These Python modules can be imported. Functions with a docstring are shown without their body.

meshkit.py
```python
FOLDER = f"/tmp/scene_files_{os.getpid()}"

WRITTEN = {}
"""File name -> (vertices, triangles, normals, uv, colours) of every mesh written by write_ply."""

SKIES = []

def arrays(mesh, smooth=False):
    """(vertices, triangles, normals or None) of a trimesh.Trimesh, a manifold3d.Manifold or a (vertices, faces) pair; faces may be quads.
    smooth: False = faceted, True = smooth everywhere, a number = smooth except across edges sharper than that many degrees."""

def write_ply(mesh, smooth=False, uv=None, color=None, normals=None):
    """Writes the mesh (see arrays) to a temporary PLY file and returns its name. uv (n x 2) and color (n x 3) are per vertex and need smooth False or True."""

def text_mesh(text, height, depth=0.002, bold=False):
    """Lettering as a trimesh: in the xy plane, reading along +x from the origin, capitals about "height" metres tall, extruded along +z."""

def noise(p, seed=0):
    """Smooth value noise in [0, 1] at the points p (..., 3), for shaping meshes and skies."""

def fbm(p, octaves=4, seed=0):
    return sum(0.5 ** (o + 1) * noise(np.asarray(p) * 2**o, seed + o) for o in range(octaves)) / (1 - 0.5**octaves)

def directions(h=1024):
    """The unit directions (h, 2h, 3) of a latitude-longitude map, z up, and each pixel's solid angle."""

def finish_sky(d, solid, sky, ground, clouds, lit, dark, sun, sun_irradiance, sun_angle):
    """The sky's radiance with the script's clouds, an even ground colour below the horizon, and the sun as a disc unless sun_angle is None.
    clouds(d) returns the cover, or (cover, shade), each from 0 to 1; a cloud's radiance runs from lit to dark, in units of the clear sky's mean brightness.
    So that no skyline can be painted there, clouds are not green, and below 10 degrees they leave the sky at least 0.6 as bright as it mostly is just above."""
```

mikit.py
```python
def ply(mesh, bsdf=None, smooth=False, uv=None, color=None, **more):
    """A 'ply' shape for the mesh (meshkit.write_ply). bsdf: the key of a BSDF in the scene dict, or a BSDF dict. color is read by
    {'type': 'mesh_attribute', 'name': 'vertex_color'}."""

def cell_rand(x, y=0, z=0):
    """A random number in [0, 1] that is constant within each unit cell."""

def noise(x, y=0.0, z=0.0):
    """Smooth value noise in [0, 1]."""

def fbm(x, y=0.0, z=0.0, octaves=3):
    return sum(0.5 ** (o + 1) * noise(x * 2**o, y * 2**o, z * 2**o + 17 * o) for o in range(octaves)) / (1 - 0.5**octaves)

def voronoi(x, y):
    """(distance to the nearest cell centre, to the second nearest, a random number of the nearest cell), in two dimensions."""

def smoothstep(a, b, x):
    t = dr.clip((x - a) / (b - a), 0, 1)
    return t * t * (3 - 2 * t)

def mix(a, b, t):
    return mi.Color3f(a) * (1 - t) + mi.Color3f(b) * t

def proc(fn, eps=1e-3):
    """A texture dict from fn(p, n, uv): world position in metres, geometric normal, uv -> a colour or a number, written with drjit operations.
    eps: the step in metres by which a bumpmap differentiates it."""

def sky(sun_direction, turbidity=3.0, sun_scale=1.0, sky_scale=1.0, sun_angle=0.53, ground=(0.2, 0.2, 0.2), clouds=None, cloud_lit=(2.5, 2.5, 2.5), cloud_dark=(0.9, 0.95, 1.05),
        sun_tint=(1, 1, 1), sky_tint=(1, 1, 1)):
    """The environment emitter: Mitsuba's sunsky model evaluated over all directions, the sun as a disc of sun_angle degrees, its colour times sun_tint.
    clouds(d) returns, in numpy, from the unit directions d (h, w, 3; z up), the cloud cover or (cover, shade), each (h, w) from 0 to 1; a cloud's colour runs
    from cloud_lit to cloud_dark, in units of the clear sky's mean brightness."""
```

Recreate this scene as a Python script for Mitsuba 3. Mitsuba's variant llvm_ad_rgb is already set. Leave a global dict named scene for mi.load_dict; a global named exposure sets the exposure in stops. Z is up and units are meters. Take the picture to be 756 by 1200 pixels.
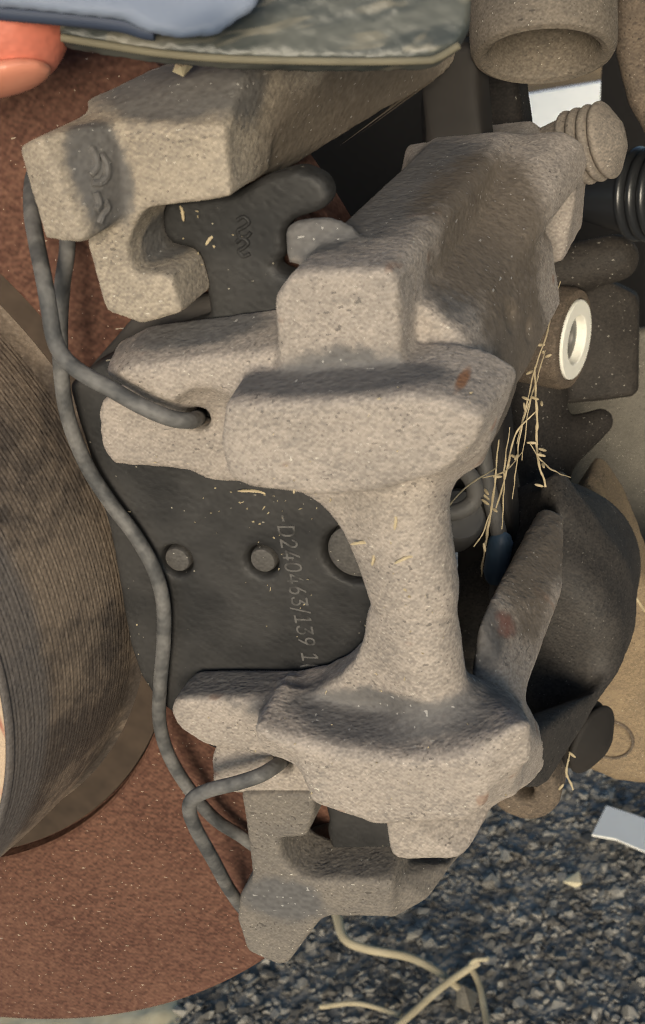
import math, random
import numpy as np, trimesh
import drjit as dr
import mitsuba as mi
import mikit, meshkit
from mikit import proc, noise, fbm, smoothstep, mix
from scipy.spatial import ConvexHull
from scipy.ndimage import gaussian_filter

T = mi.ScalarTransform4f
scene, labels = {"type": "scene"}, {}

# ---------------------------------------------------------------- camera, light, exposure
# world frame: metres; the hub axis is -y (outboard), x points to the rear of the car (radially, towards the caliper), z up; hub centre = origin
R_AX = np.array([0.92707768, 0.05090337, 0.37139712])
N_AX = np.array([-0.3096828, -0.45429446, 0.83529223])
T_AX = np.array([-0.21124284, 0.88939608, 0.40540235])
CAM_M = np.array([R_AX, -N_AX, T_AX])                    # camera axes -> world
CAM = CAM_M @ np.array([104.8733888, 6.1810517, 269.3845533])   # mm
FOCAL = 1589.607
eye = CAM * 0.001
fwd, upv = CAM_M @ np.array([0, 0, -1.0]), CAM_M @ np.array([0, 1.0, 0])
scene["camera"] = {
    "type": "thinlens", "fov": 2 * math.degrees(math.atan(378 / FOCAL)), "fov_axis": "x", "near_clip": 0.01, "far_clip": 60.0,
    "aperture_radius": 0.00045, "focus_distance": 0.245,
    "to_world": T().look_at(origin=eye.tolist(), target=(eye + fwd).tolist(), up=upv.tolist())}
scene["sky"] = mikit.sky((0.24, -0.94, 0.16), turbidity=3, sun_scale=0.42, sun_angle=24, sky_scale=0.55, sun_tint=(0.90, 1.34, 3.2), sky_tint=(0.92, 1.04, 1.28))
exposure = 3.6

# ---------------------------------------------------------------- helpers
def at(px, py, h=None, X=None, Z=None, k=None):
    """the point in mm that lies on the plane 'h mm outboard of the disc face' (or x = X, z = Z, or k mm deep) and is seen at px, py of the 756 x 1200 photograph"""
    d = CAM_M @ np.array([(px - 378) / FOCAL, (600 - py) / FOCAL, -1.0])
    if k is None:
        k = (-h - CAM[1]) / d[1] if h is not None else (X - CAM[0]) / d[0] if X is not None else (Z - CAM[2]) / d[2]
    return CAM + d * k

W = lambda x, y, h: at(x, y, h)

def L(v):
    return CAM_M @ np.asarray(v, float)                   # a direction given along the picture's right, up, towards the viewer

def number(key):
    if key not in scene and key not in labels:
        return key
    i = 1
    while f"{key}_{i:03d}" in scene or f"{key}_{i:03d}" in labels:
        i += 1
    return f"{key}_{i:03d}"

def thing(name, label, cat, group=None):
    key = number(name)
    labels[key] = {"label": label, "category": cat, **({"group": group} if group else {})}
    return key

def put(name, mesh, bsdf, parent=None, smooth=40, label=None, cat=None, kind=None, group=None, mm=True, color=None):
    key = number(f"{parent}__{name}" if parent else name)
    if isinstance(mesh, (tuple, list)):
        mesh = trimesh.Trimesh(mesh[0], mesh[1], process=False)
    mesh = mesh.copy()
    if mm:
        mesh.apply_scale(0.001)
    scene[key] = mikit.ply(mesh, bsdf, smooth=smooth, color=color)
    d = {k: v for k, v in (("label", label), ("category", cat), ("kind", kind), ("group", group)) if v}
    if d:
        labels[key] = d
    return key

# ---- signed distances on grids (mm): X, Y, Z broadcastable arrays, h = -Y
def smin(a, b, k):
    q = np.maximum(k - np.abs(a - b), 0) / k
    return np.minimum(a, b) - q * q * k * 0.25

def smax(a, b, k):
    return -smin(-a, -b, k)

def poly2(pts, X, Z):
    """exact signed distance to a polygon in the x-z plane"""
    P = np.asarray(pts, float)
    d = np.full(np.broadcast(X, Z).shape, 1e9)
    s = np.ones_like(d)
    for a, b in zip(P, np.roll(P, -1, 0)):
        e, wx, wz = b - a, X - a[0], Z - a[1]
        t = np.clip((wx * e[0] + wz * e[1]) / (e @ e), 0, 1)
        d = np.minimum(d, (wx - e[0] * t) ** 2 + (wz - e[1] * t) ** 2)
        c1, c2 = Z >= a[1], Z < b[1]
        c3 = e[0] * wz > e[1] * wx
        s = np.where((c1 & c2 & c3) | (~c1 & ~c2 & ~c3), -s, s)
    return s * np.sqrt(d)

def prism(pts, h0, h1, r=1.2, ref=None, slope=0.0):
    """the outline pts (pixels on the plane ref, or (X, Z) pairs with ref='xz') extruded outboard from h0 to h1, edges rounded by r, walls drawn in by slope per mm"""
    P = np.asarray(pts, float) if ref == "xz" else np.array([at(x, y, h1 if ref is None else ref)[[0, 2]] for x, y in pts])
    def f(X, Y, Z):
        d2, h = poly2(P, X, Z), -Y
        a = d2 + r + slope * (h - (h1 if ref in (None, "xz") else ref))
        b = np.abs(h - (h0 + h1) / 2) - (h1 - h0) / 2 + r
        return np.minimum(np.maximum(a, b), 0) + np.sqrt(np.maximum(a, 0) ** 2 + np.maximum(b, 0) ** 2) - r
    return f

def hull(pts, k=0.0):
    """the convex body of points ((px, py, h) or arrays of mm coordinates)"""
    P = np.array([at(*p) if len(p) == 3 and not isinstance(p, np.ndarray) else p for p in pts])
    eq = np.unique(np.round(ConvexHull(P).equations, 4), axis=0)
    def f(X, Y, Z):
        m = None
        for e in eq:
            v = e[0] * X + e[1] * Y + e[2] * Z + e[3]
            m = v if m is None else np.maximum(m, v)
        return m + k * 0.25
    return f

def deep(pts, h_back):
    """points (px, py, h) together with the same points pushed straight inboard to h_back"""
    A = [at(*p) for p in pts]
    return A + [np.array([a[0], -h_back, a[2]]) for a in A]

def capsule(a, b, ra, rb=None):
    a, b, rb = np.asarray(a, float), np.asarray(b, float), ra if rb is None else rb
    e = b - a
    def f(X, Y, Z):
        t = np.clip(((X - a[0]) * e[0] + (Y - a[1]) * e[1] + (Z - a[2]) * e[2]) / (e @ e), 0, 1)
        return np.sqrt((X - a[0] - e[0] * t) ** 2 + (Y - a[1] - e[1] * t) ** 2 + (Z - a[2] - e[2] * t) ** 2) - (ra + (rb - ra) * t)
    return f

def ball(c, r, s=(1, 1, 1)):
    def f(X, Y, Z):
        return (np.sqrt(((X - c[0]) / s[0]) ** 2 + ((Y - c[1]) / s[1]) ** 2 + ((Z - c[2]) / s[2]) ** 2) - r) * min(s)
    return f

def cyl(c, r, h0, h1, rd=1.0):
    """a disc round the outboard axis through c = (X, Z)"""
    def f(X, Y, Z):
        a = np.sqrt((X - c[0]) ** 2 + (Z - c[1]) ** 2) - r + rd
        b = np.abs(-Y - (h0 + h1) / 2) - (h1 - h0) / 2 + rd
        return np.minimum(np.maximum(a, b), 0) + np.sqrt(np.maximum(a, 0) ** 2 + np.maximum(b, 0) ** 2) - rd
    return f

def U(k, *fs):
    def f(X, Y, Z):
        d = fs[0](X, Y, Z)
        for g in fs[1:]:
            d = smin(d, g(X, Y, Z), k)
        return d
    return f

def CUT(k, a, *fs):
    def f(X, Y, Z):
        d = a(X, Y, Z)
        for g in fs:
            d = smax(d, -g(X, Y, Z), k)
        return d
    return f

def solid(f, lo, hi, step, rough=0.0, freq=0.25, seed=0, fine=0.0, ffreq=0.9, soft=0.6):
    """surface nets of the distance f in the box lo..hi (mm), then cast roughness as real relief"""
    lo, hi = np.asarray(lo, float), np.asarray(hi, float)
    n = np.ceil((hi - lo) / step).astype(int) + 1
    ax = [lo[i] + np.arange(n[i]) * step for i in range(3)]
    D = np.broadcast_to(f(ax[0][:, None, None], ax[1][None, :, None], ax[2][None, None, :]), n).astype(np.float32).copy()
    if soft:                                              # edges and inner corners rounded as a casting's are
        D = gaussian_filter(np.clip(D, -8, 8), soft / step)
    for i in range(3):                                    # close the body at the box
        for e in (0, -1):
            s = [slice(None)] * 3
            s[i] = e
            D[tuple(s)] = np.maximum(D[tuple(s)], 0.3 * step)
    neg = D < 0
    c = neg[:-1, :-1, :-1].astype(np.int8)
    tot = np.zeros(np.array(D.shape) - 1, np.int8)
    for i, j, k in np.ndindex(2, 2, 2):
        tot += neg[i:n[0] - 1 + i, j:n[1] - 1 + j, k:n[2] - 1 + k]
    act = (tot > 0) & (tot < 8)
    idx = np.full(act.shape, -1, np.int64)
    cells = np.argwhere(act)
    idx[act] = np.arange(len(cells))
    acc, cnt = np.zeros((len(cells), 3)), np.zeros(len(cells))
    corners = list(np.ndindex(2, 2, 2))
    val = {o: D[cells[:, 0] + o[0], cells[:, 1] + o[1], cells[:, 2] + o[2]] for o in corners}
    for o in corners:
        for a in range(3):
            if o[a] == 0:
                q = list(o); q[a] = 1; q = tuple(q)
                m = (val[o] < 0) != (val[q] < 0)
                t = np.where(m, val[o] / np.where(m, val[o] - val[q], 1), 0)
                p = np.tile(np.array(o, float), (len(cells), 1)); p[:, a] += t
                acc[m] += p[m]; cnt[m] += 1
    V = lo + (cells + acc / cnt[:, None]) * step
    F = []
    for a in range(3):
        b, cc = (a + 1) % 3, (a + 2) % 3
        s0, s1 = [slice(None)] * 3, [slice(None)] * 3
        s0[a], s1[a] = slice(0, -1), slice(1, None)
        for s in (s0, s1):
            s[b], s[cc] = slice(1, -1), slice(1, -1)
        A, B = neg[tuple(s0)], neg[tuple(s1)]
        e = np.argwhere(A != B)
        off = np.zeros(3, int); off[b] = 1; off[cc] = 1
        base = e + off
        def cell(db, dc):
            q = base.copy(); q[:, b] -= db; q[:, cc] -= dc
            return idx[q[:, 0], q[:, 1], q[:, 2]]
        quad = np.stack([cell(1, 1), cell(0, 1), cell(0, 0), cell(1, 0)], 1)
        flip = ~A[A != B]
        quad[flip] = quad[flip][:, ::-1]
        F += [quad[:, [0, 1, 2]], quad[:, [0, 2, 3]]]
    m = trimesh.Trimesh(V, np.vstack(F), process=False)
    trimesh.smoothing.filter_taubin(m, iterations=3)
    if rough or fine:
        N = np.array(m.vertex_normals)
        V = np.array(m.vertices)
        d = rough * (meshkit.fbm(V * freq + seed, 3) - 0.5) * 2
        if fine:
            d = d + fine * (meshkit.noise(V * ffreq + 31 + seed) - 0.5) * 2
        m = trimesh.Trimesh(V + N * d[:, None], m.faces, process=False)
    return m

def lathe(profile, segs=96, axis=(0, -1, 0), origin=(0, 0, 0), up=None):
    """(radius, along-axis) pairs turned round the axis through origin (mm)"""
    P = np.asarray(profile, float)
    w = np.asarray(axis, float); w = w / np.linalg.norm(w)
    u = np.cross(w, [0, 0, 1.0] if abs(w[2]) < 0.9 else [1.0, 0, 0]); u /= np.linalg.norm(u)
    v = np.cross(w, u)
    a = np.arange(segs) * 2 * np.pi / segs
    V = np.asarray(origin, float) + P[:, None, 0, None] * (np.cos(a)[None, :, None] * u + np.sin(a)[None, :, None] * v) + P[:, None, 1, None] * w
    i, j = np.meshgrid(np.arange(len(P) - 1), np.arange(segs), indexing="ij")
    q = np.stack([i * segs + j, i * segs + (j + 1) % segs, (i + 1) * segs + (j + 1) % segs, (i + 1) * segs + j], -1).reshape(-1, 4)
    return trimesh.Trimesh(V.reshape(-1, 3), np.vstack([q[:, [0, 2, 1]], q[:, [0, 3, 2]]]), process=False)

def spline(pts, per=12):
    P = np.asarray(pts, float)
    P = np.vstack([2 * P[0] - P[1], P, 2 * P[-1] - P[-2]])
    out = []
    for i in range(1, len(P) - 2):
        p0, p1, p2, p3 = P[i - 1:i + 3]
        for t in np.arange(per) / per:
            out.append(0.5 * (2 * p1 + (p2 - p0) * t + (2 * p0 - 5 * p1 + 4 * p2 - p3) * t ** 2 + (3 * p1 - p0 - 3 * p2 + p3) * t ** 3))
    return np.array(out + [P[-2]])

def tube(path, radius, sides=16, caps=True):
    P = np.asarray(path, float)
    rad = np.broadcast_to(np.asarray(radius, float), (len(P),))
    t = np.gradient(P, axis=0); t /= np.linalg.norm(t, axis=1, keepdims=True) + 1e-12
    u = np.cross(t[0], [0.3, 0.5, 0.8]); u /= np.linalg.norm(u)
    V, a = [], np.arange(sides) * 2 * np.pi / sides
    for i in range(len(P)):
        u = u - t[i] * (u @ t[i]); u /= np.linalg.norm(u)
        w = np.cross(t[i], u)
        V.append(P[i] + rad[i] * (np.cos(a)[:, None] * u + np.sin(a)[:, None] * w))
    V = np.vstack(V)
    i, j = np.meshgrid(np.arange(len(P) - 1), np.arange(sides), indexing="ij")
    q = np.stack([i * sides + j, i * sides + (j + 1) % sides, (i + 1) * sides + (j + 1) % sides, (i + 1) * sides + j], -1).reshape(-1, 4)
    F = [q[:, [0, 1, 2]], q[:, [0, 2, 3]]]
    if caps:
        V = np.vstack([V, P[:1], P[-1:]])
        k, m = np.arange(sides), len(P) * sides
        F += [np.stack([(k + 1) % sides, k, k * 0 + m], 1), np.stack([m - sides + k, m - sides + (k + 1) % sides, k * 0 + m + 1], 1)]
    return trimesh.Trimesh(V, np.vstack(F), process=False)

# ---------------------------------------------------------------- materials (world metres)
def S(p, k):
    return p.x * k, p.y * k, p.z * k

def principled(color, rough=0.8, spec=0.25, metallic=0.0, bump=None, scale=1.0, eps=2e-4, **more):
    col = {"type": "rgb", "value": list(color)} if isinstance(color, (tuple, list)) else proc(color)
    ro = rough if isinstance(rough, float) else proc(rough)
    b = {"type": "principled", "base_color": col, "roughness": ro, "specular": spec, "metallic": metallic, **more}
    if bump is not None:
        b = {"type": "bumpmap", "arbitrary": proc(bump, eps), "scale": scale, "bsdf": b}
    return {"type": "twosided", "bsdf": b}

def grain(k1, k2, w=0.5):
    return lambda p, n, uv: fbm(*S(p, k1), octaves=3) * (1 - w) + noise(*S(p, k2)) * w

def cast(dust, dark, lo=0.34, hi=0.66, rusty=0.0, pale=(0.62, 0.58, 0.50)):
    def f(p, n, uv):
        a = fbm(*S(p, 150.0), octaves=3) * 0.36 + noise(*S(p, 1400.0)) * 0.22 + noise(*S(p, 2600.0)) * 0.42
        c = mix(dark, dust, smoothstep(lo - 0.1, hi + 0.1, a))
        c = c * (0.80 + 0.40 * noise(*S(p, 3200.0)))
        pit = smoothstep(0.77, 0.87, noise(*S(p + 3.0, 1900.0))) * smoothstep(0.40, 0.68, noise(*S(p + 5.0, 240.0)))
        c = mix(c, mi.Color3f(dark) * 0.45, pit * 0.7)
        r = smoothstep(0.70, 0.80, fbm(*S(p + 1.0, 170.0), octaves=3))
        c = mix(c, (0.20, 0.085, 0.04), r * rusty)
        sp = smoothstep(0.90, 0.96, noise(*S(p + 7.0, 1900.0)))
        return mix(c, pale, sp * 0.6)
    return f

DARK, BROWN = ((0.060, 0.058, 0.059), (0.128, 0.124, 0.122)), ((0.085, 0.068, 0.052), (0.155, 0.125, 0.097))
GRIME_SHADE = [(np.array([124, -19.5, -26.0]), (27, 9.2, 4.8), DARK), (np.array([130, -4, -24.0]), (20, 15, 7), DARK), (at(255, 798, 13), (14, 6.0, 7), DARK), (at(385, 452, 25.5), (19, 5.5, 6), DARK), (at(470, 235, -24), (13, 43, 10), DARK), (at(525, 400, 6), (6, 9, 10), DARK), (at(230, 400, 12), (16, 6.0, 5), DARK),
         (at(560, 290, -24), (11, 34, 17), BROWN), (at(605, 430, -8), (5, 26, 17), BROWN), (at(625, 690, -34), (7, 34, 16), BROWN)]  # dark patches: part grime, part painted shade of deck, ledge and bridge top
GRIME_SHADE += [(at(362, 272, 9), (8, 6, 4), DARK), (at(546, 462, 25), (1.0, 6, 3.6), ((0.19, 0.085, 0.04), (0.27, 0.14, 0.075))), (at(583, 745, -8), (3.2, 5, 5), ((0.13, 0.055, 0.045), (0.2, 0.10, 0.08)))]
GRIME_SHADE_LOW = [(at(398, 1008, 5), (12, 12, 5.5), DARK), (at(335, 1050, 17), (9, 6, 6), DARK)]  # slot floor shade painted on as a dark patch
GRIME_SHADE_CARRIER = [(at(178, 290, 9), (6.5, 8.0, 7.5), DARK), (at(215, 108, 12), (16, 8.5, 8.5), DARK), (at(118, 205, 23), (4.2, 6, 10), DARK), (at(340, 130, -16), (12, 28, 16), BROWN), (at(440, 90, -44), (12, 28, 16), BROWN)]  # slot interior shade painted in, beside real dirt on slope and end facet
def grime_shaded(base, patches):  # blends in patches that carry both dirt and painted shade
    def f(p, n, uv):
        c = base(p, n, uv)
        w = fbm(*S(p, 160.0), octaves=3) * 0.7 + noise(*S(p, 900.0)) * 0.3
        for (q, r, (g0, g1)) in patches:
            d = dr.sqrt(dr.square((p.x * 1000 - float(q[0])) / r[0]) + dr.square((p.y * 1000 - float(q[1])) / r[1]) + dr.square((p.z * 1000 - float(q[2])) / r[2]))
            m = 1 - smoothstep(0.70, 1.08, d + 0.5 * (w - 0.5))
            dirt_shade = mix(g0, g1, noise(*S(p, 1500.0)) * 0.6 + w * 0.4)
            sp = smoothstep(0.88, 0.94, noise(*S(p + 2.5, 1500.0)))
            c = mix(c, mix(dirt_shade, (0.5, 0.48, 0.45), sp * 0.5), m * 0.9)
        return c
    return f

CASTBUMP = grain(1300.0, 2600.0, 0.4)
scene["m_cast"] = principled(grime_shaded(cast((0.35, 0.30, 0.256), (0.215, 0.188, 0.165), rusty=0.4), GRIME_SHADE), 0.72, 0.35, bump=CASTBUMP, scale=0.0003)
scene["m_castlow"] = principled(grime_shaded(cast((0.18, 0.157, 0.132), (0.12, 0.107, 0.095)), GRIME_SHADE_LOW), 0.8, 0.3, bump=CASTBUMP, scale=0.00022)
scene["m_carrier"] = principled(grime_shaded(cast((0.345, 0.292, 0.228), (0.215, 0.184, 0.15)), GRIME_SHADE_CARRIER), 0.8, 0.3, bump=CASTBUMP, scale=0.00025)
scene["m_housing"] = principled(cast((0.05, 0.044, 0.039), (0.027, 0.025, 0.024), pale=(0.25, 0.23, 0.2)), 0.7, 0.35, bump=CASTBUMP, scale=0.00022)

def rust(p, n, uv):
    a = noise(*S(p, 1500.0)) * 0.4 + fbm(*S(p, 800.0), octaves=2) * 0.35 + fbm(*S(p, 60.0), octaves=2) * 0.25
    c = mix((0.076, 0.035, 0.025), (0.132, 0.067, 0.046), smoothstep(0.22, 0.78, a))
    c = c * (0.75 + 0.5 * noise(*S(p, 2000.0)))
    s = smoothstep(0.935, 0.97, noise(*S(p + 2.0, 1500.0)))
    return mix(c, (0.5, 0.42, 0.33), s * 0.6)
scene["m_rust"] = principled(rust, 0.85, 0.2, bump=grain(900.0, 1900.0), scale=0.0003)

def hatc(p, n, uv):
    a = fbm(*S(p, 420.0), octaves=3)
    b = fbm(*S(p, 55.0), octaves=3)
    c = mix((0.062, 0.051, 0.044), (0.17, 0.133, 0.102), smoothstep(0.33, 0.67, a * 0.35 + b * 0.65))
    c = mix(c, (0.095, 0.086, 0.082), smoothstep(0.026, 0.030, -p.y + 0.003 * b) * 0.8)
    return c * (0.8 + 0.4 * noise(*S(p, 2400.0)))
scene["m_recess_shade"] = principled(lambda p, n, uv: mix((0.030, 0.022, 0.017), (0.066, 0.047, 0.034), fbm(*S(p, 300.0))), 0.8, 0.25)  # shade of the recess painted into the ring as dark brown
scene["m_hat"] = principled(hatc, 0.6, 0.4, bump=grain(500.0, 1500.0), scale=0.0003)

def hubred(p, n, uv):
    s = smoothstep(0.45, 0.6, fbm(p.x * 350, 1.0, p.z * 40, octaves=3))
    return mix((0.28, 0.055, 0.04), (0.45, 0.34, 0.24), s)
scene["m_hubred"] = principled(hubred, 0.7, 0.3)

def padc(p, n, uv):
    a = fbm(*S(p, 90.0), octaves=3)
    c = mix((0.018, 0.0175, 0.0175), (0.034, 0.0325, 0.0315), smoothstep(0.35, 0.65, a)) * (0.85 + 0.3 * noise(*S(p, 1500.0)))
    s = smoothstep(0.92, 0.96, noise(*S(p + 4.0, 1400.0)))
    return mix(c, (0.4, 0.36, 0.28), s * 0.7)
scene["m_pad"] = principled(padc, 0.6, 0.35, bump=grain(300.0, 1500.0), scale=0.0002)
scene["m_rivet"] = principled(cast((0.085, 0.079, 0.073), (0.058, 0.054, 0.05)), 0.7, 0.3)
scene["m_lining"] = principled((0.05, 0.045, 0.042), 0.9, 0.2)
scene["m_print"] = principled(lambda p, n, uv: mix((0.032, 0.031, 0.03), (0.105, 0.10, 0.095), smoothstep(0.28, 0.56, fbm(*S(p, 700.0), octaves=3))), 0.8, 0.2)

def wirec(p, n, uv):
    a = fbm(*S(p, 300.0), octaves=3)
    c = mix((0.062, 0.062, 0.062), (0.135, 0.13, 0.124), smoothstep(0.3, 0.7, a))
    return c * (0.85 + 0.3 * noise(*S(p, 1800.0)))
scene["m_wire"] = principled(wirec, 0.65, 0.35, bump=grain(600.0, 1800.0), scale=0.0002)
scene["m_black"] = principled(lambda p, n, uv: mix((0.012, 0.011, 0.011), (0.035, 0.03, 0.026), fbm(*S(p, 80.0))), 0.75, 0.3)
scene["m_brown"] = principled(cast((0.15, 0.115, 0.085), (0.075, 0.06, 0.048)), 0.8, 0.25, bump=CASTBUMP, scale=0.00022)
scene["m_tube"] = principled(cast((0.18, 0.15, 0.118), (0.11, 0.094, 0.077)), 0.8, 0.25, bump=CASTBUMP, scale=0.0002)
scene["m_rubber"] = principled(cast((0.26, 0.22, 0.182), (0.16, 0.14, 0.12)), 0.85, 0.2)
scene["m_glossrubber"] = principled((0.018, 0.019, 0.021), 0.32, 0.5)
scene["m_bracket"] = principled(cast((0.04, 0.034, 0.029), (0.022, 0.019, 0.017)), 0.75, 0.3, bump=CASTBUMP, scale=0.00022)
scene["m_knuckle"] = principled(cast((0.034, 0.028, 0.024), (0.018, 0.016, 0.015)), 0.8, 0.25)
scene["m_shield"] = principled(cast((0.145, 0.132, 0.11), (0.105, 0.096, 0.08)), 0.7, 0.3)
scene["m_tan"] = principled(cast((0.25, 0.185, 0.115), (0.16, 0.12, 0.08)), 0.75, 0.25)
scene["m_ring"] = principled((0.85, 0.83, 0.74), 0.45, 0.5)
scene["m_steel"] = principled((0.35, 0.34, 0.32), 0.35, 0.5, metallic=0.8)
scene["m_bluecable"] = principled((0.05, 0.085, 0.13), 0.5, 0.4)
scene["m_greycable"] = principled((0.10, 0.095, 0.09), 0.6, 0.35)
scene["m_straw"] = principled(lambda p, n, uv: mix((0.26, 0.205, 0.12), (0.54, 0.45, 0.30), fbm(*S(p, 300.0))), 0.8, 0.2)
scene["m_twig"] = principled(lambda p, n, uv: mix((0.24, 0.2, 0.13), (0.46, 0.40, 0.28), fbm(*S(p, 120.0))), 0.8, 0.2)
scene["m_white"] = principled((0.82, 0.83, 0.82), 0.6, 0.3)
scene["m_card"] = principled(lambda p, n, uv: mix((0.74, 0.72, 0.67), (0.82, 0.80, 0.75), fbm(*S(p, 90.0))), 0.6, 0.3)
scene["m_liner"] = principled((0.014, 0.013, 0.013), 0.85, 0.2)

def skin(p, n, uv):
    a = fbm(*S(p, 90.0), octaves=3)
    return mix((0.46, 0.115, 0.075), (0.60, 0.20, 0.135), a) * (0.93 + 0.14 * noise(*S(p, 1600.0)))
scene["m_skin"] = principled(skin, 0.5, 0.4, bump=grain(900.0, 2400.0), scale=0.00012)
scene["m_nail"] = principled((0.58, 0.225, 0.145), 0.35, 0.5)

def coverc(p, n, uv):
    a = fbm(p.x * 90, p.y * 90, p.z * 330, octaves=4)
    w = noise(*S(p, 70.0)) * 3.0
    b = smoothstep(0.62, 0.74, fbm(p.x * 150 + w, p.y * 150 + w, p.z * 420 - w, octaves=3))
    c = mix((0.042, 0.048, 0.046), (0.088, 0.091, 0.08), smoothstep(0.35, 0.65, a))
    return mix(c, (0.20, 0.18, 0.135), b * 0.5)
scene["m_cover"] = principled(coverc, 0.42, 0.4, bump=grain(160.0, 900.0), scale=0.0003)
scene["m_coverrim"] = principled(lambda p, n, uv: mix((0.12, 0.11, 0.08), (0.20, 0.178, 0.125), fbm(*S(p, 200.0))), 0.75, 0.15)

def bluec(p, n, uv):
    a = fbm(p.x * 45, p.y * 45, p.z * 70, octaves=3)
    return mix((0.065, 0.09, 0.14), (0.17, 0.20, 0.265), smoothstep(0.38, 0.58, a))
scene["m_blueshadow"] = principled((0.035, 0.046, 0.075), 0.6, 0.3)  # shadow along the panel underside, put in as a darker blue
scene["m_blue"] = principled(bluec, 0.6, 0.3)

def gravelc(p, n, uv):
    a = fbm(*S(p, 120.0), octaves=3)
    return mix((0.14, 0.132, 0.12), (0.25, 0.236, 0.212), smoothstep(0.3, 0.7, a)) * (0.8 + 0.4 * noise(*S(p, 900.0)))
scene["m_ground"] = principled(gravelc, 0.9, 0.2, bump=grain(150.0, 500.0), scale=0.003, eps=5e-4)
scene["m_stone"] = principled({"type": "x"} if False else (lambda p, n, uv: mix((0.10, 0.093, 0.083), (0.29, 0.27, 0.235), smoothstep(0.3, 0.75, fbm(*S(p, 130.0), octaves=3) * 0.5 + mikit.cell_rand(p.x * 170, p.y * 170) * 0.5))), 0.85, 0.25)
scene["m_sand"] = principled(lambda p, n, uv: mix((0.40, 0.34, 0.22), (0.66, 0.60, 0.44), fbm(*S(p, 160.0), octaves=3)), 0.9, 0.2)

# ---------------------------------------------------------------- the setting: ground, gravel, sand
GZ = -330.0
g = trimesh.Trimesh([[-30, -30, GZ / 1000], [30, -30, GZ / 1000], [30, 30, GZ / 1000], [-30, 30, GZ / 1000]], [[0, 1, 2], [0, 2, 3]], process=False)
put("ground", g, "m_ground", smooth=False, kind="structure", mm=False)

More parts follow.
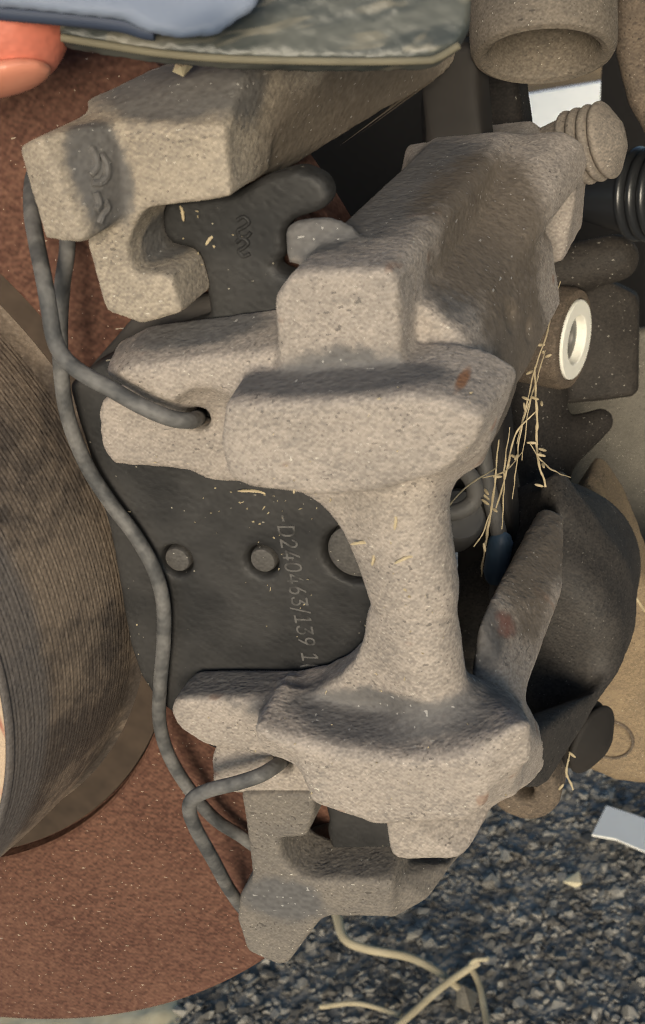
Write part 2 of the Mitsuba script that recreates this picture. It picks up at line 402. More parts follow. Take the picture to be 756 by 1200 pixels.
rng = np.random.default_rng(4)
protos = []
for i in range(14):
    q = rng.normal(size=(11, 3)); q /= np.linalg.norm(q, axis=1, keepdims=True)
    q *= rng.uniform(0.75, 1.1, (11, 1)) * np.array([1, rng.uniform(0.7, 1), rng.uniform(0.45, 0.75)])
    protos.append(trimesh.convex.convex_hull(q))
def sandline(x):
    return 0.0
VS, FS, off = [], [], 0
for i in range(26000):
    x, y = rng.uniform(-330, 180), rng.uniform(100, 520)
    m = protos[rng.integers(14)]
    s = float(np.clip(rng.lognormal(math.log(2.0), 0.35), 1.3, 6.0))
    th = rng.uniform(0, 6.28)
    Rz = np.array([[math.cos(th), -math.sin(th), 0], [math.sin(th), math.cos(th), 0], [0, 0, 1]])
    tl = rng.normal(0, 0.35, 2)
    Rx = np.array([[1, 0, 0], [0, math.cos(tl[0]), -math.sin(tl[0])], [0, math.sin(tl[0]), math.cos(tl[0])]])
    v = np.array(m.vertices) * s @ (Rz @ Rx).T + [x, y, GZ + s * rng.uniform(-0.25, 0.35)]
    VS.append(v); FS.append(np.array(m.faces) + off); off += len(v)
put("gravel", (np.vstack(VS), np.vstack(FS)), "m_stone", smooth=False, label="loose dark grey gravel chips covering the ground", kind="stuff")

# ---------------------------------------------------------------- the car's wheel arch: inner wall with an opening, unseen arched roof placed to keep sky off upward faces
arch = thing("wheel_arch", "black wheel arch liner closing off the dark space behind the brake", "wheel arch")
a = np.linspace(-0.15, math.pi + 0.15, 60)
ro, ri = 375.0, 368.0
V = []
for R_ in (ri, ro):
    for y in (-5.0, 400.0):
        V.append(np.stack([R_ * np.cos(a), a * 0 + y, R_ * np.sin(a)], 1))
n_ = len(a)
V = np.vstack(V)
F = []
for (p, q) in ((0, 1), (3, 2), (2, 0), (1, 3)):
    i = np.arange(n_ - 1)
    F += [np.stack([p * n_ + i, q * n_ + i, q * n_ + i + 1], 1), np.stack([p * n_ + i, q * n_ + i + 1, p * n_ + i + 1], 1)]
put("roof", (V, np.vstack(F)), "m_liner", arch, smooth=30)
from shapely.geometry import Polygon, Point, box as sbox
wall = sbox(-370, -150, 140, 370).difference(Polygon([at(x, y, -400)[[0, 2]] for x, y in ((608, 60), (706, 60), (700, 190), (600, 175))]))
w = trimesh.creation.extrude_polygon(wall, 6.0, engine="earcut")
w.vertices = np.stack([w.vertices[:, 0], 400 + w.vertices[:, 2], w.vertices[:, 1]], 1)
w.fix_normals()
put("inner_wall", w, "m_liner", arch, smooth=False)

# ---------------------------------------------------------------- brake disc
disc = thing("brake_disc", "rusty brown brake disc with grey machined hat on the left", "brake disc")
ring = [(80.6, -4.0), (81.2, -3.4), (81.2, -0.6), (81.7, -0.1)] + [(r_, 0.0) for r_ in np.linspace(82.2, 127.2, 24)] + [(128, -0.8), (128.2, -9), (127.4, -9.6), (122, -9.8), (122, -14.2), (127.4, -14.4), (128.2, -15), (128, -23.4), (127.2, -24), (80.6, -24), (80.6, -4.0)]
put("friction_ring", lathe(ring[::1], 360), "m_rust", disc, smooth=30)
put("shaded_recess", lathe([(72.0, -2.6), (76, -2.8), (80.7, -2.6), (80.9, -3.2)], 240), "m_recess_shade", disc, smooth=30, label="dark brown ring between hat and rusty braking face, recess shade in its colour")
prof = [(75.2, -3.0), (74.4, -2.0), (73.9, -0.8), (73.6, 0.6)]
for k in range(1, 250):
    hh = 0.6 + k * 0.138
    prof.append((73.6 - (hh / 35.0) ** 1.6 * 5.2 + 0.030 * math.sin(hh * 2 * math.pi / 0.95 + 0.8 * math.sin(hh * 0.7)) + 0.016 * math.sin(hh * 9.7 + 1), hh))
prof += [(68.6, 35.6), (68.2, 36.4), (67.7, 36.6), (67.2, 36.0)]
put("hat", lathe(prof, 300), "m_hat", disc, smooth=True)
put("hub_face", lathe([(67.9, 35.4), (67.2, 36.2), (50, 36.4), (34, 36.2), (33, 34), (0.01, 34)], 160), "m_hubred", disc, smooth=30, label="red painted hub face with worn pale streaks")

# ---------------------------------------------------------------- brake pad
pad = thing("brake_pad", "dark brake pad with stamped number and rivets, held behind the caliper fingers", "brake pad")
PH = 9.0
left = [at(x, y, PH)[[0, 2]] for x, y in ((78, 452), (88, 490), (105, 543), (126, 620), (139, 690), (150, 755), (163, 795), (184, 825), (215, 848))]
top = [at(x, y, PH)[[0, 2]] for x, y in ((334, 300), (331, 275), (340, 259), (378, 247), (388, 232), (377, 209), (348, 197), (312, 207), (272, 228), (190, 236), (187, 270), (197, 288), (228, 294), (236, 312), (240, 345), (245, 372), (160, 400), (108, 428))]
plate_poly = [tuple(p) for p in top] + [tuple(p) for p in left] + [(84, -42), (100, -48), (104, -52), (104, -58), (103, -60), (103, -66), (114, -67), (116, -64), (116, -58), (116, -54), (126, -48), (128, -30), (128, 40), (118, 45)]
RV = [at(206, 658, PH)[[0, 2]], at(306.5, 659, PH)[[0, 2]], at(414, 650, PH)[[0, 2]]]
RR = [2.35, 2.3, 4.6]
plate = CUT(0.3, prism(plate_poly, 4.0, PH, 0.7, ref="xz"), *[cyl(c, r_ + 0.55, 5.0, 12, 0.1) for c, r_ in zip(RV, RR)])
plate_key = put("backing_plate", solid(plate, (68, -10.5, -78), (136, -3, 62), 0.55, rough=0.12, freq=0.12), "m_pad", pad, smooth=True)
put("friction_lining", solid(prism([tuple(p + [0.3, 0]) for p in left] + [(90, -38), (126, -38), (126, 42), (92, 40)], 0.25, 3.9, 0.3, ref="xz"), (68, -5, -46), (136, 1, 50), 0.8), "m_lining", pad, smooth=30)
for c, r_ in zip(RV, RR):
    put("rivet", lathe([(0.01, 0.25), (r_ * 0.6, 0.22), (r_ * 0.9, 0.0), (r_, -0.5), (r_, -4)], 40, (0, -1, 0), (c[0], -PH + 0.55, c[1])), "m_rivet", plate_key, smooth=40)

loops = [[(278, 258), (286, 254), (292, 260), (286, 266), (279, 270), (281, 277), (289, 277), (294, 272)], [(277, 284), (284, 279), (291, 284), (286, 290), (280, 294), (285, 300), (293, 297)]]
put("stamp", trimesh.util.concatenate([tube(spline([at(x, y, PH) for x, y in q_], 6), 0.34, 8) for q_ in loops]), "m_pad", plate_key, smooth=40, label="worn looped stamp on the pad ear")

def lettering(text, p0, p1, height, parent, name, bsdf, h, depth=0.12, stretch=None):
    """lettering lying on the plane h, from pixel p0 to pixel p1 along its baseline"""
    m = meshkit.text_mesh(text, height, depth)
    A, B = at(*p0, h), at(*p1, h)
    d = B - A; d[1] = 0
    ln = np.linalg.norm(d); d /= ln
    v = np.array(m.vertices)
    v[:, 0] *= ln / v[:, 0].max()
    up_ = np.array([-d[2], 0, d[0]])
    m.vertices = A + v[:, :1] * d + v[:, 1:2] * up_ + v[:, 2:] * np.array([0, -1.0, 0])
    return put(name, m, bsdf, parent, smooth=False)
lettering("-D240463/139 1(", (322, 600), (356, 782), 3.0, plate_key, "part_number", "m_print", PH + 0.0)

# ---------------------------------------------------------------- brake caliper (one casting) with its cylinder housing
cal = thing("brake_caliper", "large dusty cast iron brake caliper straddling the disc in the middle", "brake caliper")
CI = {}
CI["wing"] = prism([(118, 446), (150, 430), (332, 410), (345, 475), (262, 478), (215, 490), (165, 476)], 9, 21, 1.0, slope=0.25)
CI["plate"] = prism([(113, 482), (117, 525), (131, 546), (218, 553), (245, 566), (330, 570), (330, 470), (225, 475), (150, 450), (118, 470)], 9, 15.5, 1.0)
CI["finger"] = prism([(262, 474), (256, 520), (266, 562), (292, 574), (370, 584), (440, 579), (520, 556), (556, 522), (568, 490), (540, 474), (500, 464), (470, 464)], 15, 32, 1.2, slope=0.08)
CI["block"] = prism([(319, 350), (342, 318), (452, 314), (466, 326), (471, 440), (325, 440)], -60, 22.5, 0.8)
web = [(142.0, 38.5), (146.6, 33.5), (148.6, 29.0), (148.4, 17.5), (140, 14), (125, 22), (124, 38)]
CI["web"] = prism(web, -46, 14, 1.0, ref="xz")
CI["shoulder"] = hull([(488, 470, 28), (563, 482, 23), (571, 520, 23), (520, 552, 27), (565, 545, 8), (500, 578, 12), (568, 415, 11), (575, 368, -8), (486, 440, 14), (592, 300, -24), (596, 478, 2), (600, 420, -16)])
skin_ = [at(*q_) for q_ in ((475, 167, -60), (660, 152, -60), (684, 166, -60), (691, 190, -61), (682, 214, -61), (640, 240, -48), (600, 292, -28), (578, 355, -10), (530, 300, -14), (540, 228, -34), (500, 195, -46))]
CI["lip"] = hull(skin_ + [p_ + np.array([-4.0, 0, -9.0]) for p_ in skin_[:3]] + [p_ + np.array([-7.0, 0, -3.0]) for p_ in skin_[3:10]] + [at(560, 165, -75), at(665, 166, -72), at(684, 195, -72)], 1.0)
CI["backweb"] = hull([np.array([124, 62, 45.0]), np.array([140, 62, 44.0]), np.array([151, 64, 33.0]), np.array([147, 62, 20.0]), np.array([124, 62, 15.0]), np.array([124, 86, 45.0]), np.array([140, 86, 44.0]), np.array([150, 86, 33.0]), np.array([147, 86, 20.0]), np.array([124, 86, 15.0])], 2.0)
CI["nub"] = hull(deep([(333, 270, 10), (342, 262, 10), (384, 253, 8), (420, 262, 6), (420, 310, 8), (334, 312, 11)], 7))
column = capsule((133.4, -16.5, 14), (132.0, -16.5, -26), 5.4, 5.2)
CI["column"] = column
CI["upjaw"] = prism([(330, 560), (378, 588), (404, 616), (427, 655), (446, 700), (520, 700), (512, 640), (500, 560)], 9.5, 19, 1.5, ref=17)
CI["lowjaw"] = prism([(452, 690), (446, 714), (431, 744), (410, 765), (384, 778), (350, 785), (236, 785), (225, 790), (222, 802), (232, 820), (262, 840), (420, 870), (560, 850), (530, 770), (520, 690)], 9.2, 19, 1.0, ref=10)
CI["lowfinger"] = prism([(303, 850), (300, 858), (350, 885), (364, 938), (440, 965), (545, 960), (570, 945), (575, 890), (560, 882), (480, 889), (390, 880), (335, 862)], 17, 30, 1.0, ref=29, slope=0.05)
CI["lowright"] = hull([(540, 885, 29), (600, 852, 28), (622, 848, 25), (624, 872, 24), (599, 932, 22), (542, 960, 28), (540, 885, 4), (596, 812, 6), (607, 870, 0), (604, 925, 4), (545, 950, 0)], 0.8)
CI["lowcorner"] = hull(deep([(301, 851, 29), (303, 830, 18.5), (350, 886, 29), (345, 862, 21), (301, 872, 28), (352, 915, 27)], 13))
CI["lowfill"] = hull(deep([(258, 836, 16.6), (335, 836, 16.6), (345, 890, 16.6), (258, 885, 16.6)], 9))
CI["lowtail"] = hull([(612, 850, 20), (640, 900, -18), (600, 932, 12), (652, 880, -30), (612, 806, 0), (575, 945, 6), (560, 860, 0), (625, 918, -8)], 1.0)
low8 = lambda ps: [at(*q_) for q_ in ps] + [at(*q_) + np.array([0, 0, -7.0]) for q_ in ps]
CI["deckleft"] = hull(low8([(305, 853, 28), (390, 881, 29), (482, 890, 29), (303, 828, 18), (385, 802, 11), (484, 806, 11)]), 0.8)
CI["deckright"] = hull(low8([(480, 890, 29), (560, 883, 29), (618, 848, 26), (596, 806, 8), (530, 776, 4), (480, 795, 10)]), 0.8)
CI["lowboss"] = prism([(258, 862), (246, 890), (249, 928), (365, 943), (440, 955), (440, 880), (330, 845), (290, 843)], 9.2, 17.0, 0.7)
low_arm = hull([(560, 722, -2), (628, 597, -57), (642, 592, -58), (663, 602, -57), (661, 690, -30), (612, 825, 4), (552, 790, 4), (600, 850, 0), (545, 850, 0), (640, 720, -57)], 1.0)
CI["lowarm"] = low_arm
CI["tab"] = hull(deep([(447, 950, 18), (455, 1003, 18), (466, 1011, 18), (540, 1010, 17), (548, 1004, 16), (578, 950, 8)], 4), 0.7)
hole_u = at(233, 488, 14)
hole_l = at(330, 892, 16)
f = U(0.9, *[CI[k] for k in ("wing", "plate", "finger", "block", "nub", "upjaw", "lowjaw", "lowfill", "lowcorner", "lowboss", "tab")], U(2.2, *[CI[k] for k in ("lowfinger", "lowright", "lowtail", "deckleft", "deckright")]))
f = U(4.0, f, CI["shoulder"])
f = U(1.5, f, CI["lowarm"])
f2 = U(2.0, U(1.2, f, CI["web"]), CI["lip"], CI["backweb"])
f2 = U(6.5, f2, CI["column"])
dx = np.array([0, 1.0, 0])
pits = [ball(at(x, y, h) + np.array([0.9, 0, 0]), r_, (0.5, 1.5, 1.0)) for x, y, h, r_ in ((603, 330, -26, 1.9), (592, 372, -8, 2.2), (612, 388, -18, 1.6), (588, 425, 2, 1.8), (606, 440, -8, 1.7), (622, 360, -32, 1.5), (596, 470, 4, 1.6), (584, 500, 12, 1.5))]
f3 = CUT(0.5, f2, *pits)
f3 = CUT(1.2, f3,
         capsule(hole_u + dx * 8, hole_u - dx * 8, 1.9, 2.1), capsule(hole_l + dx * 8, hole_l - dx * 8, 1.9, 2.1),
         ball(at(242, 512, 22), 7.2), ball(at(340, 908, 24), 6.8),
         capsule(at(95, 440, 21), at(205, 492, 20), 2.3))
put("casting", solid(f3, (82, -36, -80), (160, 90, 56), 0.62, rough=0.13, freq=0.2, fine=0.07, ffreq=1.2, soft=0.45), "m_cast", cal, smooth=True)

hc = at(600, 712, -52)
hc = at(622, 738, -58)
house = U(11.0, cyl((hc[0], hc[2]), 20.0, -96, -54, 7.0), hull([(640, 905, -25), (712, 800, -52), (600, 932, -10), (622, 870, 2), (575, 850, -4), (640, 930, -20), (690, 850, -46), (600, 850, -50)], 3.0), hull([(655, 590, -62), (690, 590, -70), (720, 660, -70), (640, 700, -60), (720, 740, -70), (630, 560, -70), (660, 540, -74), (640, 600, -90), (700, 640, -90)], 3.0))
put("cylinder_housing", solid(house, (92, -8, -96), (170, 100, 14), 0.9, rough=0.3, freq=0.12, fine=0.08), "m_housing", cal, smooth=True, label="dark rounded cylinder housing on the inboard side")

# ---------------------------------------------------------------- brake carrier
car = thing("brake_carrier", "grey cast iron caliper carrier whose slotted arms hold the pad above and below", "caliper bracket")
boss = hull(deep([(19, 172, 28), (44, 160, 29.5), (97, 288, 29), (51, 282, 27), (143, 140, 19), (153, 246, 19)], 8), 0.4)
front = hull(deep([(120, 142, 19), (150, 158, 20), (262, 150, 20), (272, 232, 20), (246, 238, 20), (168, 246, 20), (130, 246, 19)], 4), 0.5)
slope_ = hull([(110, 130, 17), (150, 155, 20), (262, 150, 20), (268, 190, 16), (186, 72, 4), (340, 60, -4), (180, 95, 6), (85, 118, 12), (300, 190, 0), (300, 60, 8)], 1.0)
bar = U(6.0, hull([(268, 150, 16), (274, 230, 14), (300, 212, 4), (345, 185, -12), (320, 60, 4), (220, 60, 4), (400, 40, -14), (400, 141, -28), (430, 60, -30)], 1.5),
        hull([(340, 186, -10), (400, 143, -28), (472, 121, -44), (530, 99, -58), (558, 55, -66), (540, 20, -66), (400, 10, -20), (340, 40, 0), (480, -20, -60)], 2.5))
leg = prism([(99, 282), (148, 238), (172, 240), (154, 268), (148, 291), (156, 320), (199, 322), (213, 368), (165, 381), (122, 366)], 3.0, 20, 0.6)
fu = U(0.8, boss, front, leg)
fu = U(1.6, fu, slope_, bar)
upper_key = put("upper_arm", solid(fu, (78, -31, 36), (152, 72, 100), 0.6, rough=0.11, freq=0.2, fine=0.07, ffreq=1.2, soft=0.4), "m_carrier", car, smooth=True)
mk = [[(106, 172, 29), (112, 182, 28), (113, 196, 27.5), (106, 205, 28)], [(118, 180, 27), (124, 190, 26.5), (125, 205, 26), (118, 214, 26.5), (108, 214, 27.5)], [(112, 225, 27), (116, 238, 26), (112, 246, 26.5)], [(122, 236, 25.5), (126, 243, 25), (120, 252, 25.5), (116, 262, 26)]]
def on_boss(x, y, h):
    for hh in np.arange(34, 14, -0.1):
        p_ = at(x, y, hh)
        if boss(p_[0], p_[1], p_[2]) < 0.1:
            return p_
    return at(x, y, h)
put("casting_mark", trimesh.util.concatenate([tube(spline([on_boss(*q_) for q_ in m_], 6), 0.55, 8) for m_ in mk]), "m_carrier", upper_key, smooth=40, label="raised worn casting mark on the arm's end")
lleg = prism([(281, 930), (290, 990), (294, 1028), (279, 1053), (277, 1078), (288, 1116), (328, 1134), (338, 1130), (372, 1084), (384, 1074), (460, 1076), (460, 1032), (366, 1032), (346, 1024), (331, 1007), (326, 985), (358, 983), (366, 962), (370, 930)], 6.0, 18, 0.9)
lbar = prism([(330, 1040), (366, 1033), (455, 1031), (462, 1034), (462, 1074), (384, 1073), (340, 1070)], -66, 17.5, 1.2, ref=17)
lend = hull([(455, 1034, 17), (459, 1076, 17), (500, 1053, 13), (528, 1013, 5), (470, 1012, 11), (455, 1030, 0), (459, 1070, 0), (532, 1008, -10), (503, 1048, -8), (460, 1000, 6), (540, 998, -2)])
lface = hull([(285, 1060, 18), (300, 1115, 18), (325, 1128, 17), (352, 1095, 18), (320, 1050, 18), (283, 1100, 8), (330, 1130, 8), (290, 1050, 8), (360, 1085, 8)], 1.0)
fl = U(1.0, lleg, lbar, lend)
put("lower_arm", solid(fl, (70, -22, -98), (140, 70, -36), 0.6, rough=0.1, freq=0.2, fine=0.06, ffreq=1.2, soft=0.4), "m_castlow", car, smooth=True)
put("cross_bar", solid(hull([np.array(p, float) for p in ((126, 58, 64), (138, 58, 64), (126, 70, 64), (138, 70, 64), (112, 58, -66), (126, 58, -66), (112, 70, -66), (126, 70, -66))], 2.0), (108, 54, -72), (142, 74, 70), 1.2), "m_black", car, smooth=True)
le = at(612, 928, -48)
put("mounting_lug", solid(CUT(0.8, cyl((le[0], le[2]), 8.5, -58, -48, 1.5), cyl((le[0], le[2]), 2.5, -70, -40, 0.2)), (le[0] - 12, 44, le[2] - 12), (le[0] + 12, 62, le[2] + 12), 0.7, rough=0.2), "m_brown", car, smooth=True)

# ---------------------------------------------------------------- retaining spring: one bent wire
sp = [(233, 488, 9), (231, 490, 15), (222, 493, 20), (200, 490, 22), (168, 477, 23), (130, 456, 23.5), (96, 437, 23.5), (76, 420, 23), (64, 398, 22), (58, 365, 21), (52, 330, 19.5), (43, 285, 15), (37, 245, 10), (40, 205, 4.6),
      (58, 200, 4.4), (72, 235, 5.2), (79, 285, 8), (73, 335, 11), (70, 390, 12.5), (73, 450, 12.5), (82, 497, 12), (103, 548, 11.5), (130, 590, 11.3), (158, 627, 11.2), (180, 666, 11.2), (191, 705, 11.2), (192, 750, 11.2), (188, 800, 11), (187, 845, 10.5), (198, 885, 9.5),
      (222, 925, 8), (252, 960, 6), (288, 984, 4), (318, 1012, 3.2), (316, 1058, 3.2), (292, 1070, 4.0), (270, 1044, 10), (250, 1008, 17), (230, 972, 22), (222, 950, 24), (226, 936, 25), (245, 926, 25), (280, 917, 25), (306, 908, 24), (324, 897, 20), (330, 892, 14), (330, 891, 8)]
put("retaining_spring", tube(spline([at(*p) for p in sp], 10), 1.27, 18), "m_wire", smooth=40, label="grey bent spring wire hooked into both caliper holes and behind the carrier", cat="spring")

# ---------------------------------------------------------------- thumb of a hand reaching in from the left
hand = thing("person", "person's bare thumb reaching in at the left above the disc", "person")
def P(px, py, k):
    return at(px, py, k=k)
def chain(*pr):
    return [capsule(a_, b_, ra, rb) for (a_, ra), (b_, rb) in zip(pr, pr[1:])]
k0 = 175.0
th = chain((P(16, 28, k0), 6.6), (P(-10, 27, k0), 8.2), (P(-140, 40, k0), 8.5), (P(-300, 60, k0 + 2), 8.6), (P(-540, 150, k0 + 6), 10.5), (P(-760, 210, k0 + 10), 13))
palm = chain((P(-760, 210, k0 + 10), 14), (P(-900, 60, k0 + 12), 15), (P(-880, -140, k0 + 12), 12), (P(-860, -330, k0 + 14), 10))
fing = []
for i, (yy, ln) in enumerate(((-40, 1.0), (-170, 1.1), (-300, 1.05), (-420, 0.85))):
    fing += chain((P(-870, yy - 20, k0 + 16), 9.5), (P(-870 + 400 * ln, yy - 10, k0 + 34), 8.2), (P(-870 + 660 * ln, yy, k0 + 30), 7.4), (P(-870 + 850 * ln, yy + 10, k0 + 22), 6.4))
hf = U(3.0, U(5.0, *th, *palm), *fing)
pts = np.array([P(x, y, k) for x in (-1080, 100) for y in (-560, 400) for k in (k0 - 20, k0 + 55)])
hand_key = put("hand", solid(hf, pts.min(0), pts.max(0), 1.25, rough=0.08, freq=0.3), "m_skin", hand, smooth=True)
nc = P(2, 93, k0 - 2)
def nailf(X, Y, Z):
    q = np.stack(np.broadcast_arrays(X - nc[0], Y - nc[1], Z - nc[2]), -1) @ CAM_M
    v = q[..., 1] * 0.97 - 0.22 * q[..., 0]
    return (np.sqrt((q[..., 0] / 6.8) ** 2 + (v / 1.7) ** 2 + (q[..., 2] / 5.2) ** 2) - 1) * 1.7
put("thumb_nail", solid(nailf, nc - 14, nc + 14, 0.6), "m_nail", hand_key, smooth=True)

# ---------------------------------------------------------------- grubby cover across the top
cov = thing("plastic_cover", "grubby grey green plastic cover across the top with a pale blue panel", "plastic cover")
kc = 172.0
def slab(pts2, k, depth, r=1.5, bulge=None):
    """a plate facing the viewer's side: outline in pixels at depth k, its thickness away from there"""
    A = np.array([[(x - 378) / FOCAL * k, (600 - y) / FOCAL * k] for x, y in pts2])
    def f(X, Y, Z):
        q = np.stack(np.broadcast_arrays(X - CAM[0], Y - CAM[1], Z - CAM[2]), -1) @ CAM_M
        d2 = poly2(A, q[..., 0], q[..., 1]) + r
        b = np.abs(-q[..., 2] - k - depth / 2 + (bulge(q[..., 0], q[..., 1]) if bulge else 0)) - depth / 2 + r
        return np.minimum(np.maximum(d2, b), 0) + np.sqrt(np.maximum(d2, 0) ** 2 + np.maximum(b, 0) ** 2) - r
    return f
def bounds(pts2, k, depth, m=4):
    c_ = np.array([P(x, y, kk) for x, y in pts2 for kk in (k - 6, k + depth + 6)])
    return c_.min(0) - m, c_.max(0) + m
cp = [(62, 20), (68, 44), (75, 46), (120, 54), (190, 64), (270, 70), (400, 73), (490, 72), (512, 69), (536, 55), (552, 30), (556, -40), (62, -60)]
bul = lambda u, v: 5.0 * np.clip((v - 72) / 14, 0, 1.3)
put("sheet", solid(slab(cp, kc, 5, 1.2, bul), *bounds(cp, kc, 6), 0.7, rough=0.35, freq=0.2, fine=0.1, soft=0.3), "m_cover", cov, smooth=True)
rim = [P(x, y, kc - 0.4) for x, y in ((72, 44), (120, 52), (190, 62.5), (270, 69), (400, 72), (490, 71), (512, 68), (538, 53))]
put("rim", tube(spline(rim, 8), 0.5, 10), "m_coverrim", cov, smooth=True)
bp = [(-260, -14), (0, 4), (80, 13), (145, 19), (172, 34), (215, 43), (255, 37), (300, 6), (320, -50), (-260, -80)]
put("shadow_edge", tube(spline([P(x, y, kc - 6.5) for x, y in ((-160, 2), (-60, 6), (0, 13), (80, 20), (140, 27), (168, 35), (182, 37))], 6), 1.1, 12), "m_blueshadow", cov, smooth=True, label="underside edge of the pale panel, its shadow put in as dark blue")
put("blue_panel", solid(slab(bp, kc - 9, 2.2, 0.8, bul), *bounds(bp, kc - 10, 3), 0.7, rough=0.6, freq=0.08, soft=0.3), "m_blue", cov, smooth=True)

# ---------------------------------------------------------------- steel tube at the upper right
ax = L((0.0, -0.995, 0.10))
tp = P(637, 66, 238)
put("steel_tube", lathe([(9.6, -50), (9.6, -1.2), (10.1, -0.3), (11.2, 0.2), (12.1, -0.2), (12.7, -1.2), (12.9, -4), (13.0, -70)], 90, ax, tp), "m_tube", smooth=35, label="dusty brown open steel tube pointing down at the upper right", cat="tube")

# ---------------------------------------------------------------- rubber boots
def bellows(c, axis, r, n, pitch, tip):
    pr = [(0.01, tip), (r * 0.45, tip - 0.6), (r * 0.78, tip - 2.2)]
    z = tip - 2.6
    for i in range(n):
        for t_ in np.linspace(0, 1, 9)[:-1]:
            pr.append((r * (0.85 + 0.15 * math.sin(math.pi * t_) ** 0.7), z - pitch * (i + t_)))
    pr.append((r * 0.85, z - pitch * n))
    pr.append((r * 0.6, z - pitch * n - 12))
    return lathe(pr, 72, axis, c)
put("pin_boot", bellows(P(703, 166, 266), L((0.80, 0.10, 0.56)), 7.6, 4, 2.3, 5.0), "m_rubber", smooth=40, label="dusty ribbed rubber boot beside the top rear corner of the caliper", cat="rubber boot")
put("pin_boot", bellows(P(672, 855, 318), L((0.62, -0.30, 0.5)), 8.6, 5, 2.6, 9.0), "m_black", smooth=40, label="black rubber boot low behind the rounded caliper housing", cat="rubber boot")
put("joint_boot", bellows(P(770, 228, 330), L((0.75, -0.15, 0.6)), 11.5, 4, 3.0, 8.0), "m_glossrubber", smooth=40, label="shiny black ribbed boot cut off by the right edge", cat="rubber boot")

# ---------------------------------------------------------------- suspension parts at the right
sus = thing("suspension_bracket", "dark suspension bracket with a cream sleeve ring at the right", "bracket")
rax = L((0.86, -0.19, 0.48))
rc = P(674, 398, 348)
arm_ = U(3.0, capsule(P(600, 330, 356), P(722, 302, 350), 7.0, 6.0), capsule(P(628, 440, 360), P(645, 640, 352), 8.0, 6.0), capsule(P(640, 530, 358), P(704, 494, 362), 8.0, 3.6), hull([P(*q_) for q_ in ((600, 300, 352), (660, 300, 352), (700, 330, 356), (752, 345, 360), (750, 455, 362), (745, 466, 362), (690, 466, 362), (620, 480, 362), (600, 300, 390), (750, 340, 390), (750, 460, 390), (620, 480, 390))], 2.0))
b0, b1 = np.array([P(x, y, k) for x in (590, 770) for y in (255, 680) for k in (335, 395)]).min(0), np.array([P(x, y, k) for x in (590, 770) for y in (255, 680) for k in (335, 395)]).max(0)
put("bracket", solid(arm_, b0, b1, 1.0, rough=0.35, freq=0.15), "m_bracket", sus, smooth=True)
boss_key = put("boss", lathe([(9.5, -24), (12.6, -24), (13.2, -2), (12.6, -0.4), (11.6, 0.0), (10.6, 0.0), (10.5, -4)], 72, rax, rc), "m_brown", sus, smooth=40)
put("sleeve_ring", lathe([(6.3, -3), (6.3, 0.3), (6.6, 0.6), (10.0, 0.6), (10.3, 0.3), (10.3, -3)], 72, rax, rc), "m_ring", boss_key, smooth=30)
put("bore", lathe([(0.01, -5.5), (6.3, -5.5), (6.3, -6.5)], 48, rax, rc), "m_black", boss_key, smooth=False)
put("bolt_sleeve", lathe([(6.2, -2.0), (5.3, -2.6), (4.9, -5), (4.9, -20)], 60, rax, rc), "m_steel", boss_key, smooth=30)

top_plate = prism([(722, -30), (718, 62), (736, 130), (757, 168), (800, 200), (900, 200), (900, -30)], -125, -105, 3.0, ref=-105)
put("knuckle_arm", solid(top_plate, (140, 98, 20), (230, 132, 110), 1.2, rough=0.4, freq=0.12), "m_brown", smooth=True, label="brown dusty casting at the top right corner", cat="suspension arm")

arm = thing("control_arm", "tan dusty control arm with a round plug low at the right edge", "suspension arm")
ap = [(560, 860), (640, 880), (682, 902), (722, 919), (758, 923), (830, 915), (900, 860), (900, 700), (757, 690), (742, 648), (722, 600), (704, 572), (690, 560), (640, 640), (560, 760)]
armp = put("arm_plate", solid(prism(ap, -135, -118, 3.0, ref=-118), (60, 112, -150), (190, 140, -10), 1.2, rough=0.35, freq=0.1), "m_tan", arm, smooth=True)
pc = at(715, 866, -118)
put("plug", lathe([(0.01, 0.1), (5.2, 0.1), (5.7, -0.5), (5.8, -1.4)], 48, (0, -1, 0), pc + [0, -0.7, 0]), "m_tan", armp, smooth=40)
put("plug_seam", lathe([(5.8, -0.5), (5.9, 0.15), (6.5, 0.2), (6.7, -0.5)], 48, (0, -1, 0), pc + [0, -0.4, 0]), "m_brown", armp, smooth=40)
gp = [(560, 400), (900, 380), (900, 820), (560, 860)]
put("splash_plate", solid(prism(gp, -196, -190, 2.0, ref=-190), (40, 186, -190), (190, 200, 20), 1.5, rough=0.6, freq=0.05), "m_shield", smooth=True, label="flat grey brown metal plate behind the tan arm at the right", cat="plate")

# ---------------------------------------------------------------- cables in the gap
put("brake_hose", tube(spline([W(500, 560, -36), W(530, 545, -38), W(552, 560, -40), W(556, 585, -40), W(535, 600, -38), W(500, 600, -36), W(470, 590, -36)], 10), 1.7, 14), "m_greycable", smooth=40, label="grey looped hose in the gap under the upper finger", cat="hose")
cb = thing("sensor_cable", "thin grey cable hanging in the gap with a blue end sleeve", "cable")
put("cable", tube(spline([W(545, 420, -56), W(562, 500, -54), W(570, 560, -52), W(580, 605, -52), W(586, 640, -52), W(582, 700, -54)], 10), 1.7, 14), "m_greycable", cb, smooth=40)
put("end_sleeve", tube([W(588, 628, -52), W(587, 634, -51), W(581, 670, -51), W(580, 676, -52)], [2.0, 2.6, 2.6, 2.1], 16), "m_bluecable", cb, smooth=40)
put("connector", lathe([(0.01, 2.4), (5.0, 2), (5.8, 1), (6.0, -6), (4.6, -8), (0.01, -8)], 48, L((0.1, 0.25, 0.9)), W(536, 606, -50)), "m_greycable", smooth=40, label="round dark grey connector body below the looped hose", cat="connector")
